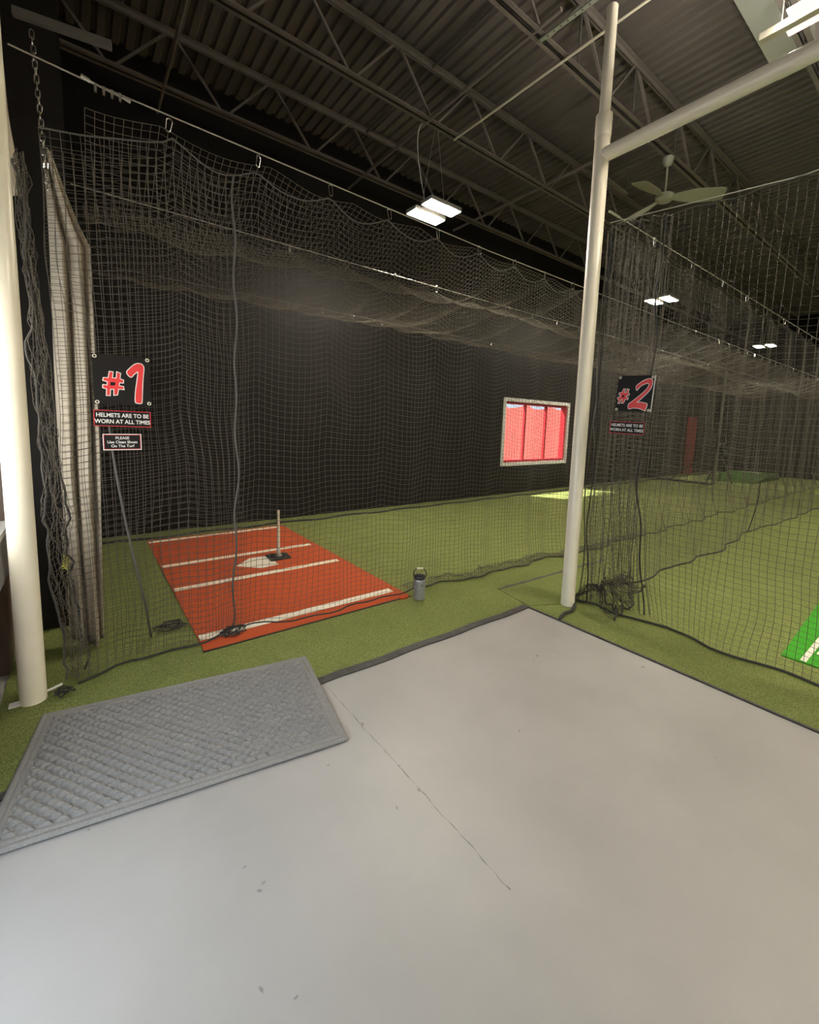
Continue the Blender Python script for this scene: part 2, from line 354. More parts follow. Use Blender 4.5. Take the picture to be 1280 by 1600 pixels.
tag(sp.build('seam_tape', M_blacktape), 'worn black tape strip on the turf seam behind the goalpost', 'tape')

# the batting-mat, window_1, door
wf = struct(MB().build('window_1', M_whiteplain) if False else bpy.data.objects.new('window_1', None), 'white cased window with red frame in the black back wall', 'window'); COL.objects.link(wf)
def rect_frame(x0, x1, z0, z1, t, y0, y1):
    return MB().box(x0, x1, y0, y1, z1 - t, z1).box(x0, x1, y0, y1, z0, z0 + t).box(x0, x0 + t, y0, y1, z0 + t, z1 - t).box(x1 - t, x1, y0, y1, z0 + t, z1 - t)
rect_frame(WX0 - .07, WX1 + .07, WZ0 - .07, WZ1 + .07, .085, YB - .03, YB + .02).build('casing', M_whiteplain, wf)
rect_frame(WX0, WX1, WZ0, WZ1, .075, YB + .02, YB + .17).build('frame', M_redframe, wf)
for k in (1, 2):
    xx = WX0 + (WX1 - WX0) * k / 3; MB().box(xx - .03, xx + .03, YB + .06, YB + .12, WZ0 + .07, WZ1 - .07).build('mullion', M_redframe, wf)
MB().box(WX0 + .05, WX1 - .05, YB + .085, YB + .095, WZ0 + .05, WZ1 - .05).build('pane', M_glass, wf)
d1 = struct(MB().box(19.45, 20.45, YB - .04, YB, 0.02, 2.34).build('door_1', M_reddoor), 'dark red door far along the back wall', 'door')
rect_frame(19.38, 20.52, -.05, 2.42, .08, YB - .06, YB).build('door_frame', M_blackwall, d1)

# outside: ground, red banner fence, unseen awning added to block sun at the left window
struct(MB().box(-14, 40, YB + .25, 30, -.3, -.15).box(-14, XL - .25, -14, YB + .25, -.3, -.15).build('ground', M_ground), 'ground outside the windows', 'ground')
bn = MB(); nx = 40
vs = []; fs = []
for i in range(nx + 1):
    xx = 5.5 + 16.5 * i / nx
    for z in (-.1, 2.36 + .06 * math.sin(i * 1.9) + .03 * math.sin(i * 4.1)): vs.append((xx, YB + 1.55 + .03 * math.sin(i * 1.3), z))
for i in range(nx): fs.append((2 * i, 2 * i + 2, 2 * i + 3, 2 * i + 1))
bn.add(vs, fs)
tag(bn.build('fence_banner', M_banner), 'sunlit red fabric screen standing outside the back window', 'fence screen')
struct(MB().box(XL - 1.9, XL - .2, -2, 7, 3.2, 3.3).build('trim_4', M_brown), 'unseen awning added to keep sun out of the left window', 'trim')

# ------------------------------------------------------------------ roof joists
def joist(Y, label, x0=-.5, x1=22.8, panel=1.26, phase=0.4):
    t = thing('roof_joist', label, 'joist', (0, Y, 0), group='steel bar joists under the roof deck')
    zb, zt = 5.73, 6.42
    m = MB()
    for s in (-1, 1): m.box(x0, x1, s * .012, s * .065, zt - .006, zt).box(x0, x1, s * .012, s * .02, zt - .06, zt)
    m.build('top_chord', M_joist, t)
    m = MB()
    for s in (-1, 1): m.box(x0, x1, min(s * .012, s * .065), max(s * .012, s * .065), zb, zb + .007).box(x0, x1, min(s * .012, s * .02), max(s * .012, s * .02), zb, zb + .055)
    m.build('bottom_chord', M_joist, t)
    x = x0 + phase; k = 0
    while x < min(x1, 22) - panel:
        MB().bar((x, 0, zt - .05), (x + panel * .42, 0, zb + .04), .03, .03).build('web_bar', M_joist, t)
        MB().bar((x + panel * .50, 0, zb + .04), (x + panel * .92, 0, zt - .05), .026, .026).build('web_bar', M_joist, t)
        if Y < 4: MB().tube([(x + panel * .96, 0, zt - .05), (x + panel * .96, 0, zb + .04)], .014, 6).build('web_bar', M_darkjoist, t)
        x += panel
    return t
joist(6.56, 'roof joist nearest the back wall above the first cage', phase=3.66 - 3 * 1.26 + .5 - .5 + .5)
joist(4.91, 'roof joist that carries the hanging lamp of the first cage', phase=3.35 + .5 - 3 * 1.26 + .05)
joist(3.21, 'roof joist that carries the ceiling fan', phase=4.66 + .5 - 4 * 1.26 + .05)
joist(1.54, 'roof joist overhead at the upper right corner')
joist(-.13, 'roof joist above the concrete floor out of view')
for (x, y0, y1, z, r, nm, lb) in ((3.88, 2.9, 7.1, 5.745, .022, 'bridging_rod', 'steel bridging rod across the joists by the first lamp'),
                        (6.36, 2.9, 7.1, 5.745, .022, 'bridging_rod', 'steel bridging rod across the joists just left of the ceiling fan'),
                        (3.9, 2.9, 7.1, 6.39, .016, 'bridging_rod', 'upper bridging rod under the ribbed deck by the first lamp'),
                        (1.0, 2.9, 7.1, 5.745, .02, 'bridging_rod', 'bridging rod in the dark upper left corner of the roof')):
    tag(MB().tube([(x, y0, z), (x, y1, z)], r, 8).build(nm, M_darkjoist if r < .018 else M_joist, smooth=True), lb, 'rod', 'bridging rods of the roof')
tag(MB().tube([(4.36, 4.93, 5.70), (4.36, 3.2, 5.69), (4.38, 1.2, 5.69)], .013, 8).build('electrical_conduit', M_cream, smooth=True), 'thin pale electrical conduit running across the roof to the hanging lamp', 'conduit')
st = MB()
st.bar((3.97, 3.2, 5.70), (4.02, 2.2, 5.70), .045, .012)
s_ = tag(st.build('perforated_strut', mat('green_grey_steel', (.25, .27, .22), .5)), 'pale perforated steel strut at the top edge of the joist', 'strut')
for k in range(12): MB().tube([(3.972 + k * .0035, 3.12 - k * .075, 5.6935), (3.972 + k * .0035, 3.12 - k * .075, 5.6930)], .011, 8).build('hole', M_darkjoist, s_)
st = MB().bar((6.0, 3.6, 5.25), (6.7, 3.62, 5.25), .05, .012)
s_ = tag(st.build('perforated_strut', M_joist), 'perforated steel strut hanging left of the ceiling fan', 'strut')
for k in range(8): MB().tube([(6.06 + k * .083, 3.603, 5.2435), (6.06 + k * .083, 3.603, 5.2430)], .013, 8).build('hole', M_darkjoist, s_)
for (xx, yy) in ((6.0, 3.6), (6.7, 3.62)): MB().tube([(xx, yy, 5.25), (xx, yy, 5.75)], .004, 6).build('hanger_rod', M_darkjoist, s_)
tag(MB().bar((-.2, 3.5, 3.93), (.25, 3.42, 3.93), .03, .045).build('angle_bracket', M_darkjoist), 'steel angle bracket on the dark wall above the first net cable', 'bracket')

# ------------------------------------------------------------------ lamps
def lamp(x, y, z, label, cord=True, along='x', length=.52):
    t = thing('hanging_lamp', label, 'lamp', (x, y, z), (0, 0, 0 if along == 'x' else PI / 2), group='twin panel led lamps')
    L = length / 2
    for s in (-1, 1):
        MB().box(-L - .012, L + .012, s * .17 - .11, s * .17 + .11, .0, .05).build('housing', M_lampbody, t)
        MB().box(-L, L, s * .17 - .095, s * .17 + .095, -.006, -.001).build('led_panel', M_led, t)
    MB().box(-L * .7, L * .7, -.06, .06, .02, .075).build('driver_box', M_lampbody, t)
    for s in (-1, 1):
        pts = [(s * L * .8, 0, .05), (s * L * .1, 0, 5.73 - z)]
        MB().tube(pts, .004, 5).build('hanging_chain', M_steel, t)
    if cord:
        c = []
        for k in range(25):
            u = k / 24; c.append((-.1 - .18 * math.sin(PI * min(1, u * 1.15)) + .35 * max(0, u - .6), .05, .07 + (5.73 - z + .02) * (math.sin(u * PI * .58)) - (.1 * max(0, u - .8))))
        MB().tube(c, .006, 6).build('power_cord', M_whiteplain, t, smooth=True)
    return t
lamp(4.06, 4.96, 4.66, 'bright twin panel lamp hanging over the first cage, nearest in view')
lamp(11.08, 4.93, 4.80, 'second bright twin panel lamp, right of the goalpost')
lamp(19.2, 4.93, 4.80, 'small farthest bright twin panel lamp down the cages')
for (lx, ly) in ((11.1, -1.2), (19.2, -1.2), (4.5, -.75), (3.0, -5.2)): lamp(lx, ly, 4.8, 'twin panel lamp hanging outside the view', cord=False)
# nearest lamp, its end just inside the upper right corner
t = thing('strip_lamp', 'long lamp fixture with pale panels at the upper right corner', 'lamp', (4.16, .75, 4.62))
MB().box(-.028, .028, -.62, .57, .0, .05).build('channel', M_cream, t)
MB().box(-.115, -.035, -.62, .37, .012, .04).build('led_panel', M_dimled, t)
MB().box(.035, .115, -.62, .43, .012, .04).build('led_panel', M_dimled, t)
MB().box(-.1, .1, -.6, .40, .052, .058).build('added_uplight', M_addeduplight, t)  # unseen glowing panel added to brighten the ceiling above
for yy in (-.5, .45): MB().tube([(0, yy, .05), (0, yy, 1.11)], .004, 5).build('hanging_chain', M_steel, t)

# ------------------------------------------------------------------ goalpost and pole
gp = thing('goalpost', 'white goalpost with crossbar standing on turf at the corner of the concrete', 'goalpost', (3.74, 2.28, 0))
MB().lathe([(.064, .008), (.064, 4.40), (.058, 4.42)], 28).build('upright', M_white, gp, smooth=True)
MB().lathe([(.066, 4.25), (.068, 4.26), (.068, 4.43), (.060, 4.44)], 28).build('collar', M_white, gp, smooth=True)
MB().lathe([(.046, 4.35), (.046, 5.27), (.040, 5.28)], 24).build('upright_extension', M_white, gp, smooth=True)
MB().tube([(0, -.03, 4.10), (0, -4.2, 4.10)], .058, 24).build('crossbar', M_white, gp, smooth=True)
MB().bar((-.0, -1.62, 4.06), (.35, -1.62, 3.3), .02, .02).build('brace', M_white, gp)
for z in (3.62, 4.46): MB().tube([(.06, -.02, z), (.095, -.02, z - .03)], .007, 6).build('hook', M_steel, gp)
po = thing('white_pole', 'thick white upright pole at far left beside the window', 'pole', (-.30, 3.26, 0))
MB().lathe([(.064, .0085), (.064, 4.6), (.058, 4.62)], 32).build('shaft', M_white, po, smooth=True)
MB().box(-.11, -.02, -.03, .02, .009, .018).build('foot_plate', M_whiteplain, po)
MB().tube([(.05, .02, .03), (.09, .06, .02), (.13, .09, .018)], .008, 6).build('cable_tie', M_whiteplain, po, smooth=True)

# ------------------------------------------------------------------ netting
ME = 0.048
def top_z(x, base, x0, dx, sag):
    u = ((x - x0) / dx) % 1.0
    return base - sag * np.sin(PI * u) ** 1.0
# --- front net of the first cage
fx0, fx1 = -.12, 22.8
xs = np.arange(fx0, fx1, ME); nu = len(xs); nv = 76
ZT = 3.50
top = top_z(xs, ZT, .54, .565, .10)
left = xs < .54; top[left] = ZT - .02 - .18 * ((.54 - xs[left]) / .66) ** .7
vv = np.linspace(0, 1, nv)
P = np.zeros((nu, nv, 3))
P[:, :, 0] = xs[:, None] + smooth_noise(nu, nv, 8, 10, .010, 1)
wave = .035 * np.sin(xs * 2 * PI / .9 + .6 * np.sin(xs * 1.3)) + .02 * np.sin(xs * 2 * PI / .37)
P[:, :, 1] = 3.35 + wave[:, None] * (1 - .75 * vv[None, :]) + smooth_noise(nu, nv, 7, 16, .012, 2)
P[:, :, 2] = .02 + (top - .02)[:, None] * vv[None, :] + smooth_noise(nu, nv, 6, 6, .009, 3) * np.minimum(1, (1 - vv) * 6)[None, :] * np.minimum(1, vv * 6)[None, :]
# hem lies pulled in over the batting mat
hem = .16 * np.exp(-((xs - 1.1) / .5) ** 2) + .03 * np.sin(xs * 3.1) - .16 * np.clip((xs - 3.0) / 3.0, 0, 1)
low = np.clip(1 - vv / .14, 0, 1) ** 1.3
P[:, :, 1] += hem[:, None] * low[None, :]
# vertical pull-lines where the net gathers toward the seam rope
for (cx, wdt, a) in ((.92, .22, .10), (.25, .15, .05)):
    P[:, :, 0] -= (a * np.tanh((xs - cx) / wdt) * np.exp(-((xs - cx) / .5) ** 2))[:, None] * (1 - vv)[None, :] ** .8
P[:, :, 2] = np.maximum(P[:, :, 2], .022)
cn = thing('batting_cage_net', 'long black front net of cage one hanging in front of the orange mat', 'net', (0, 0, 0), group='batting cage nets')
net_mesh('netting', P, .0017, M_net, cn)
MB().tube([tuple(p) for p in P[:, 0][::2]], .0075, 6).build('hem_rope', M_rope, cn, smooth=True)
MB().tube([tuple(p) for p in P[:, -1][::1]], .005, 6).build('top_rope', M_greyrope, cn, smooth=True)
i0 = int((.93 - fx0) / ME)
seam = [(P[i0, j, 0] + .02 * math.sin(j * .5) * .5 + .05 * (j / nv), P[i0, j, 1] - .02, P[i0, j, 2]) for j in range(0, nv, 1)]
MB().tube(seam, .0075, 6).build('seam_rope', M_greyrope, cn, smooth=True)
i1 = int((.16 - fx0) / ME)
sm = [(P[i1, j, 0] + .20 * (1 - j / 38) ** 1.3, P[i1, j, 1] - .012 + .30 * max(0, 1 - j / 14.) ** 2, P[i1, j, 2]) for j in range(0, 39)]
MB().tube(sm, .0075, 6).build('seam_rope', M_greyrope, cn, smooth=True)
k2 = int((1.0 - fx0) / ME)
P2 = P[:k2 + 1].copy(); P2[:, :, 1] += .05 + smooth_noise(k2 + 1, nv, 6, 11, .02, 61); P2[:, :, 0] += .02 + smooth_noise(k2 + 1, nv, 7, 9, .014, 62); P2[:, :, 2] += -.015 + smooth_noise(k2 + 1, nv, 6, 8, .012, 63) - .10 * np.linspace(1, 0, k2 + 1)[:, None] * np.linspace(0, 1, nv)[None, :]
P2[:, :, 2] = np.maximum(P2[:, :, 2], .022)
net_mesh('overlapping_netting', P2, .0016, M_net, cn)
xs2 = np.arange(2.62, 7.5, ME * .8); S = np.zeros((len(xs2), 7, 3)); S[:, :, 0] = xs2[:, None]
yb = np.interp(xs2, P[:, 0, 0], P[:, 0, 1])
S[:, :, 1] = yb[:, None] + np.linspace(-.01, .16, 7)[None, :] + smooth_noise(len(xs2), 7, 4, 3, .012, 64); S[:, :, 2] = .022 + .03 * np.abs(smooth_noise(len(xs2), 7, 3, 2, 1, 65)) * np.sin(np.linspace(0.3, PI, 7))[None, :]
net_mesh('floor_skirt', S, .0024, M_net, cn)
# gathered left edge of this net: pleats hanging beside the pole
def pleats(n, z0, z1, fx, fy, seed, nvv=70):
    Q = np.zeros((n, nvv, 3)); w_ = np.linspace(0, 1, nvv)
    for i in range(n):
        for j in range(nvv):
            x, y = fx(i, w_[j]), fy(i, w_[j]); Q[i, j] = (x, y, z0 + (z1 - z0) * w_[j])
    Q[:, :, 0] += smooth_noise(n, nvv, 2, 7, .010, seed); Q[:, :, 1] += smooth_noise(n, nvv, 2, 7, .012, seed + 1); Q[:, :, 2] += smooth_noise(n, nvv, 2, 5, .010, seed + 2)
    Q[:, :, 2] = np.maximum(Q[:, :, 2], .02)
    return Q
tight = lambda w_: .55 + .45 * math.cos((w_ - .1) * 2.6)
Q = pleats(15, .03, 3.15, lambda i, w_: -.19 + (i / 15) * .12 * tight(w_) + .04 * math.exp(-((w_ - .02) / .12) ** 2) - .03 * w_,
           lambda i, w_: 3.40 + .05 * math.sin(i * 2.1) * tight(w_) - .02 * w_, 11, 96)
Q[:, :, 0] += smooth_noise(15, 96, 1.2, 2.2, .011, 91); Q[:, :, 2] = np.maximum(.02, Q[:, :, 2] + smooth_noise(15, 96, 1.1, 2.5, .016, 92))
net_mesh('gathered_edge', Q, .0019, M_netlight, cn)
MB().tube([tuple(p) for p in Q[13]], .007, 6).build('seam_rope', M_rope, cn, smooth=True)
MB().tube([tuple(p) for p in Q[0]], .007, 6).build('seam_rope', M_greyrope, cn, smooth=True)
# tangle of net on the floor by the mat corner
for (cx, cy, s, sd, nn) in ((.50, 3.80, .10, 3, 46), (.90, 3.44, .09, 5, 40), (-.16, 3.2, .05, 8, 26)):
    g = random.Random(sd); pts = []
    for k in range(nn):
        a = k * 1.1 + g.random(); r_ = s * (.25 + .75 * g.random()); pts.append((cx + r_ * math.cos(a) * 1.3, cy + r_ * math.sin(a) * .9, .028 + .06 * g.random() * (1 - r_ / s * .6)))
    MB().tube(pts, .0045, 5).build('tangled_cord', M_rope, cn, smooth=True)

# --- back net on the black wall
xs = np.arange(.05, 22.8, ME * 1.02); nu = len(xs); nv = 74; vv = np.linspace(0, 1, nv)
P = np.zeros((nu, nv, 3))
P[:, :, 0] = xs[:, None] + smooth_noise(nu, nv, 8, 10, .008, 21)
P[:, :, 1] = 6.98 + (.04 * np.sin(xs * 2 * PI / 1.2))[:, None] * (1 - .6 * vv)[None, :] + smooth_noise(nu, nv, 8, 14, .012, 22) - (.10 * np.clip(1 - vv / .05, 0, 1))[None, :]
P[:, :, 2] = .02 + (top_z(xs, 3.52, 2.13, .6, .07) - .02)[:, None] * vv[None, :]
bnet = thing('batting_cage_net', 'rear net of cage one hanging along the black wall', 'net', (0, 0, 0), group='batting cage nets')
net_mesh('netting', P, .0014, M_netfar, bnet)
MB().tube([tuple(p) for p in P[:, 0][::3]], .02, 6).build('hem_rope', M_rope, bnet, smooth=True)
# --- roof net of cage one, sagging between three cables
ys = np.arange(3.36, 6.97, ME); xs = np.arange(.1, 22.8, ME); nu, nv = len(xs), len(ys)
P = np.zeros((nu, nv, 3)); P[:, :, 0] = xs[:, None]; P[:, :, 1] = ys[None, :]
a = np.clip((ys - 3.36) / (4.75 - 3.36), 0, 1); b_ = np.clip((ys - 4.75) / (6.97 - 4.75), 0, 1)
sagy = np.where(ys < 4.75, .27 * np.sin(PI * a ** 1.25), .20 * np.sin(PI * b_))
xmod = 1 + .25 * np.sin(xs * .9 + .4) + .12 * np.sin(xs * 2.3)
P[:, :, 2] = 3.54 - sagy[None, :] * xmod[:, None] - (.05 * np.abs(np.sin(PI * (xs - 1.19) / .7)))[:, None] + smooth_noise(nu, nv, 8, 8, .012, 33)
rnet = thing('batting_cage_net', 'sagging roof net of cage one slung below the lamp', 'net', (0, 0, 0), group='batting cage nets')
net_mesh('netting', P, .0017, M_netlight, rnet)
# --- divider net of cage two running away from the goalpost
xs = np.concatenate([3.86 + np.cumsum(np.full(46, .022)), np.arange(4.90, 22.8, ME)]); nu = len(xs); nv = 74; vv = np.linspace(0, 1, nv)
P = np.zeros((nu, nv, 3)); P[:, :, 0] = xs[:, None] + smooth_noise(nu, nv, 5, 9, .012, 41)
ple = np.where(np.arange(nu) < 46, .05 * np.sin(np.arange(nu) * 1.3), .03 * np.sin(xs * 2 * PI / 1.1))
P[:, :, 1] = 2.20 + ple[:, None] + smooth_noise(nu, nv, 6, 12, .014, 42)
botz = .02 + np.where((xs > 9.0), .0, 0.0)
P[:, :, 1] += ((.12 * np.exp(-((xs - 9.4) / 1.0) ** 2) - .06 * np.exp(-((xs - 7.6) / 1.2) ** 2))[:, None]) * (np.clip(1 - vv / .2, 0, 1) ** 1.5)[None, :]
P[:, :, 2] = .02 + (top_z(xs, 3.57, 4.67, .955, .09) - .02)[:, None] * vv[None, :] + smooth_noise(nu, nv, 6, 6, .008, 43) * np.minimum(1, vv * 6)[None, :]
P[:, :, 2] = np.maximum(P[:, :, 2], .02)
dn = thing('batting_cage_net', 'side net of cage two running away behind the number two sign', 'net', (0, 0, 0), group='batting cage nets')
net_mesh('netting', P, .0015, M_net, dn)
MB().tube([tuple(p) for p in P[40:, 0][::2]], .010, 6).build('hem_rope', M_rope, dn, smooth=True)
MB().tube([(P[44, j, 0] + .01 * math.sin(j * .7), P[44, j, 1] - .02, P[44, j, 2]) for j in range(nv)], .007, 6).build('seam_rope', M_greyrope, dn, smooth=True)
MB().tube([(P[2, j, 0] - .03 + .02 * math.sin(j * .2), P[2, j, 1] + .03, P[2, j, 2]) for j in range(nv)], .007, 6).build('seam_rope', M_greyrope, dn, smooth=True)
k9 = int(np.argmin(abs(xs - 9.2)))
MB().tube([(P[k9, j, 0] + .0, P[k9, j, 1] - .015, P[k9, j, 2]) for j in range(0, 20)], .008, 6).build('seam_rope', M_rope, dn, smooth=True)
# --- entry net of cage two: pleated by the goalpost, then spread toward the viewer
ys = np.concatenate([2.22 - np.cumsum(np.full(34, .0155)), np.arange(1.69, -1.6, -ME)]); nu = len(ys); nv = 76; vv = np.linspace(0, 1, nv)
idx = np.arange(nu)
ple = np.where(idx < 34, .055 * np.sin(idx * 1.25), .025 * np.sin(ys * 2 * PI / .55))
spread = np.where(idx < 34, 1.0, 0.)
P = np.zeros((nu, nv, 3))
P[:, :, 1] = ys[:, None] + smooth_noise(nu, nv, 5, 9, .012, 51)
P[:, :, 0] = 3.87 + ple[:, None] * (1 - .3 * vv)[None, :] + smooth_noise(nu, nv, 5, 12, .014, 52)
lowx = np.clip(1 - vv / .28, 0, 1) ** 1.4
P[:, :, 0] += ((.02 + .10 * np.clip((2.2 - ys) / 1.8, 0, 1)))[:, None] * lowx[None, :]
P[:, :, 0] += (spread * .22 * np.clip((idx / 10.), .25, 1))[:, None] * (np.clip(1 - vv / .34, 0, 1) ** 1.3)[None, :] + (.20 * np.clip(1 - (idx - 33) / 13., 0, 1) * (idx >= 34))[:, None] * (np.clip(1 - vv / .3, 0, 1) ** 1.4)[None, :]
topz = 3.54 - .13 * np.sin(PI * np.clip((2.22 - ys) / 3.8, 0, 1)) ** .8 - .012 * np.abs(np.sin(ys * 14))
P[:, :, 2] = .02 + (topz - .02)[:, None] * vv[None, :] + smooth_noise(nu, nv, 6, 6, .008, 53) * np.minimum(1, vv * 6)[None, :]
P[:, :, 2] = np.maximum(P[:, :, 2], .022)
en = thing('batting_cage_net', 'front net of cage two on the right, gathered beside the goalpost', 'net', (0, 0, 0), group='batting cage nets')
net_mesh('netting', P, .0017, M_net, en)
MB().tube([(3.87, 2.27, .03), (3.95, 2.1, .025), (3.90, 1.9, .022)] + [tuple(p) for p in P[38:, 0]], .009, 6).build('hem_rope', M_rope, en, smooth=True)
MB().tube([tuple(p) for p in P[:, -1][::1]], .004, 6).build('top_rope', M_greyrope, en, smooth=True)
MB().tube([(P[30, j, 0] + .015 * math.sin(j * .4), P[30, j, 1], P[30, j, 2]) for j in range(nv)], .007, 6).build('seam_rope', M_rope, en, smooth=True)
MB().tube([(P[3, j, 0] - .02 + .015 * math.sin(j * .3), P[3, j, 1] + .02, P[3, j, 2]) for j in range(nv)], .007, 6).build('seam_rope', M_rope, en, smooth=True)
# skirt of loose net spilled on the turf at the goalpost foot
a_ = np.linspace(0, 1, 30); r_ = np.linspace(0, 1, 26)
A_, R_ = np.meshgrid(a_, r_, indexing='ij')
S = np.zeros((30, 26, 3))
S[:, :, 0] = 3.84 + A_ * .95 - .08 * R_ + smooth_noise(30, 26, 3, 3, .035, 71)
S[:, :, 1] = 2.32 - R_ * (.52 - .22 * A_) + smooth_noise(30, 26, 3, 3, .03, 72)
S[:, :, 2] = .022 + (.22 * np.exp(-((R_ - .45) / .30) ** 2) * (1 - .55 * A_)) * (.75 + smooth_noise(30, 26, 3.5, 3, .30, 73)) + .03 * np.abs(smooth_noise(30, 26, 2, 2, 1, 74))
S[:, :, 2] = np.maximum(S[:, :, 2], .02)
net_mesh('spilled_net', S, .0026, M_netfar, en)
MB().tube([tuple(p) for p in S[:, -1]], .008, 6).build('hem_rope', M_rope, en, smooth=True)
MB().tube([tuple(p) for p in S[4, :]], .007, 6).build('hem_rope', M_rope, en, smooth=True)
kn = [(3.93, 2.30, .06), (3.84, 2.27, .03), (3.72, 2.19, .025), (3.60, 2.15, .022), (3.50, 2.16, .02), (3.42, 2.14, .012), (3.37, 2.12, .010)]
tag(MB().tube(kn, [.012, .014, .016, .016, .016, .018, .012], 8).build('tie_rope', M_rope, smooth=True), 'black tie rope lying from the goalpost foot onto the concrete edge', 'rope')
tag(MB().tube([(5.70, 3.31, 2.9), (5.72, 3.31, 2.5), (5.75, 3.30, 2.1), (5.74, 3.31, 1.8), (5.80, 3.30, 1.46)], .008, 6).build('hanging_rope', M_greyrope, smooth=True), 'loose grey rope end hanging right of the goalpost above the turf', 'rope')

# --- cables and carabiners
def cable(pts, r, label, name='net_cable', m=None):
    t = thing(name, label, 'cable', (0, 0, 0), group='net support cables'); MB().tube(pts, r, 6).build('wire', m or M_cable, t, smooth=True); return t
c1 = cable([(-.22, 3.36, 3.67), (.1, 3.35, 3.64), (3.5, 3.35, 3.56), (12, 3.35, 3.56), (22.95, 3.35, 3.58)], .0045, 'front steel cable carrying the net of cage one')
MB().tube([(.09, 3.35, 3.655), (.13, 3.35, 3.645)], .012, 8).build('turnbuckle', M_steel, c1)
MB().tube([(.12, 3.35, 3.645), (.31, 3.35, 3.62)], .006, 8).build('turnbuckle', M_steel, c1)
for k in range(4): MB().box(.15 + k * .04, .162 + k * .04, 3.34, 3.36, 3.60, 3.64).build('cable_clamp', M_steel, c1)
MB().tube([(.29, 3.35, 3.63), (.33, 3.35, 3.62)], .012, 8).build('cable_clamp', M_steel, c1)
cable([(.02, 4.75, 3.60), (22.95, 4.75, 3.62)], .004, 'middle steel cable carrying the roof net of cage one')
cable([(.02, 6.96, 3.60), (22.95, 6.96, 3.60)], .004, 'rear steel cable along the black wall', m=M_joist)
c4 = cable([(3.80, 2.20, 3.64), (22.95, 2.20, 3.66)], .004, 'steel cable carrying the side net of cage two')
MB().tube([(3.80, 2.20, 3.64), (3.98, 2.20, 3.64)], .010, 6).build('turnbuckle', M_steel, c4)
cable([(3.87, 2.22, 3.57), (3.87, .9, 3.43), (3.87, -1.6, 3.55)], .004, 'steel cable across the front of cage two')
def carab_mesh(L=.085, W=.017, r=.004):
    pts = []
    for k in range(9): a = PI * k / 8; pts.append((W * math.cos(a), 0, -W + W * math.sin(a)))
    for k in range(9): a = PI + PI * k / 8; pts.append((W * .8 * math.cos(a), 0, -L + W * .8 + W * .8 * math.sin(a)))
    mb = MB().tube(pts, r, 6, closed=True); me = bpy.data.meshes.new('carabiner'); me.from_pydata(mb.v, [], mb.f); me.materials.append(M_chrome); me.update()
    return me
CM = carab_mesh()
def ordinal(k): return {1: 'first', 2: 'second', 3: 'third'}.get(k, '%d%s' % (k, {1: 'st', 2: 'nd', 3: 'rd'}.get(k % 10 if k // 10 != 1 else 0, 'th')))
def carabs(x0, dx, n, y, zf, where, group, rz=0.0):
    for k in range(n):
        o = bpy.data.objects.new('carabiner', CM); COL.objects.link(o); xx = x0 + k * dx
        o.location = (xx, y, zf(xx) + .008); o.rotation_euler = (random.uniform(-.15, .15), random.uniform(-.2, .2), rz + random.uniform(-.7, .7))
        tag(o, '%s steel carabiner from the left %s' % (ordinal(k + 1), where), 'carabiner', group)
carabs(.54, .565, 36, 3.35, lambda x: 3.61 - .05 * min(1, x / 3.5), 'on the front cable of cage one', 'carabiners on the front cable')
carabs(1.19, .70, 26, 4.75, lambda x: 3.61, 'on the middle cable of cage one', 'carabiners on the middle cable')
carabs(2.13, .60, 26, 6.96, lambda x: 3.60, 'on the rear cable by the black wall', 'carabiners on the rear cable')
carabs(4.67, .955, 17, 2.20, lambda x: 3.645, 'on the side cable of cage two', 'carabiners on the side cable')

# --- chains
def chain(p0, p1, n, label, ms=M_chrome, lr=.012):
    t = thing('steel_chain', label, 'chain', p0); p0 = Vector(p0); p1 = Vector(p1); step = (p1 - p0) / n
    me = None
    for k in range(n):
        pts = []; L = step.length * .72
        for q in range(6): a = PI * q / 5; pts.append((lr * .8 * math.cos(a), 0, L / 2 + lr * .8 * math.sin(a)))
        for q in range(6): a = PI + PI * q / 5; pts.append((lr * .8 * math.cos(a), 0, -L / 2 + lr * .8 * math.sin(a)))
        if me is None:
            o = MB().tube(pts, .0032, 5, closed=True).build('link', ms, t); me = o.data
        else:
            o = bpy.data.objects.new('link', me); COL.objects.link(o); o.parent = t
        o.location = step * (k + .5); o.rotation_euler = (0, 0.05, (k % 2) * PI / 2 + random.uniform(-.3, .3))
    return t
chain((-.12, 3.38, 3.80), (-.09, 3.40, 3.0), 22, 'steel chain hanging beside the beige drape at upper left')
chain((-.125, 3.52, 1.02), (-.12, 3.52, .80), 7, 'short steel chain hanging low in the gathered net')
g = random.Random(4); pts = [(-.12 + .03 * math.sin(k * 2.1) * g.random() * 1.4, 3.52 + .02 * math.cos(k * 1.7), .76 + .05 * math.sin(k * 1.3)) for k in range(16)]
tag(MB().tube(pts, .006, 5).build('yellow_tie', M_yellow, smooth=True), 'knotted yellow tie at the end of the low chain by the drape', 'tie')

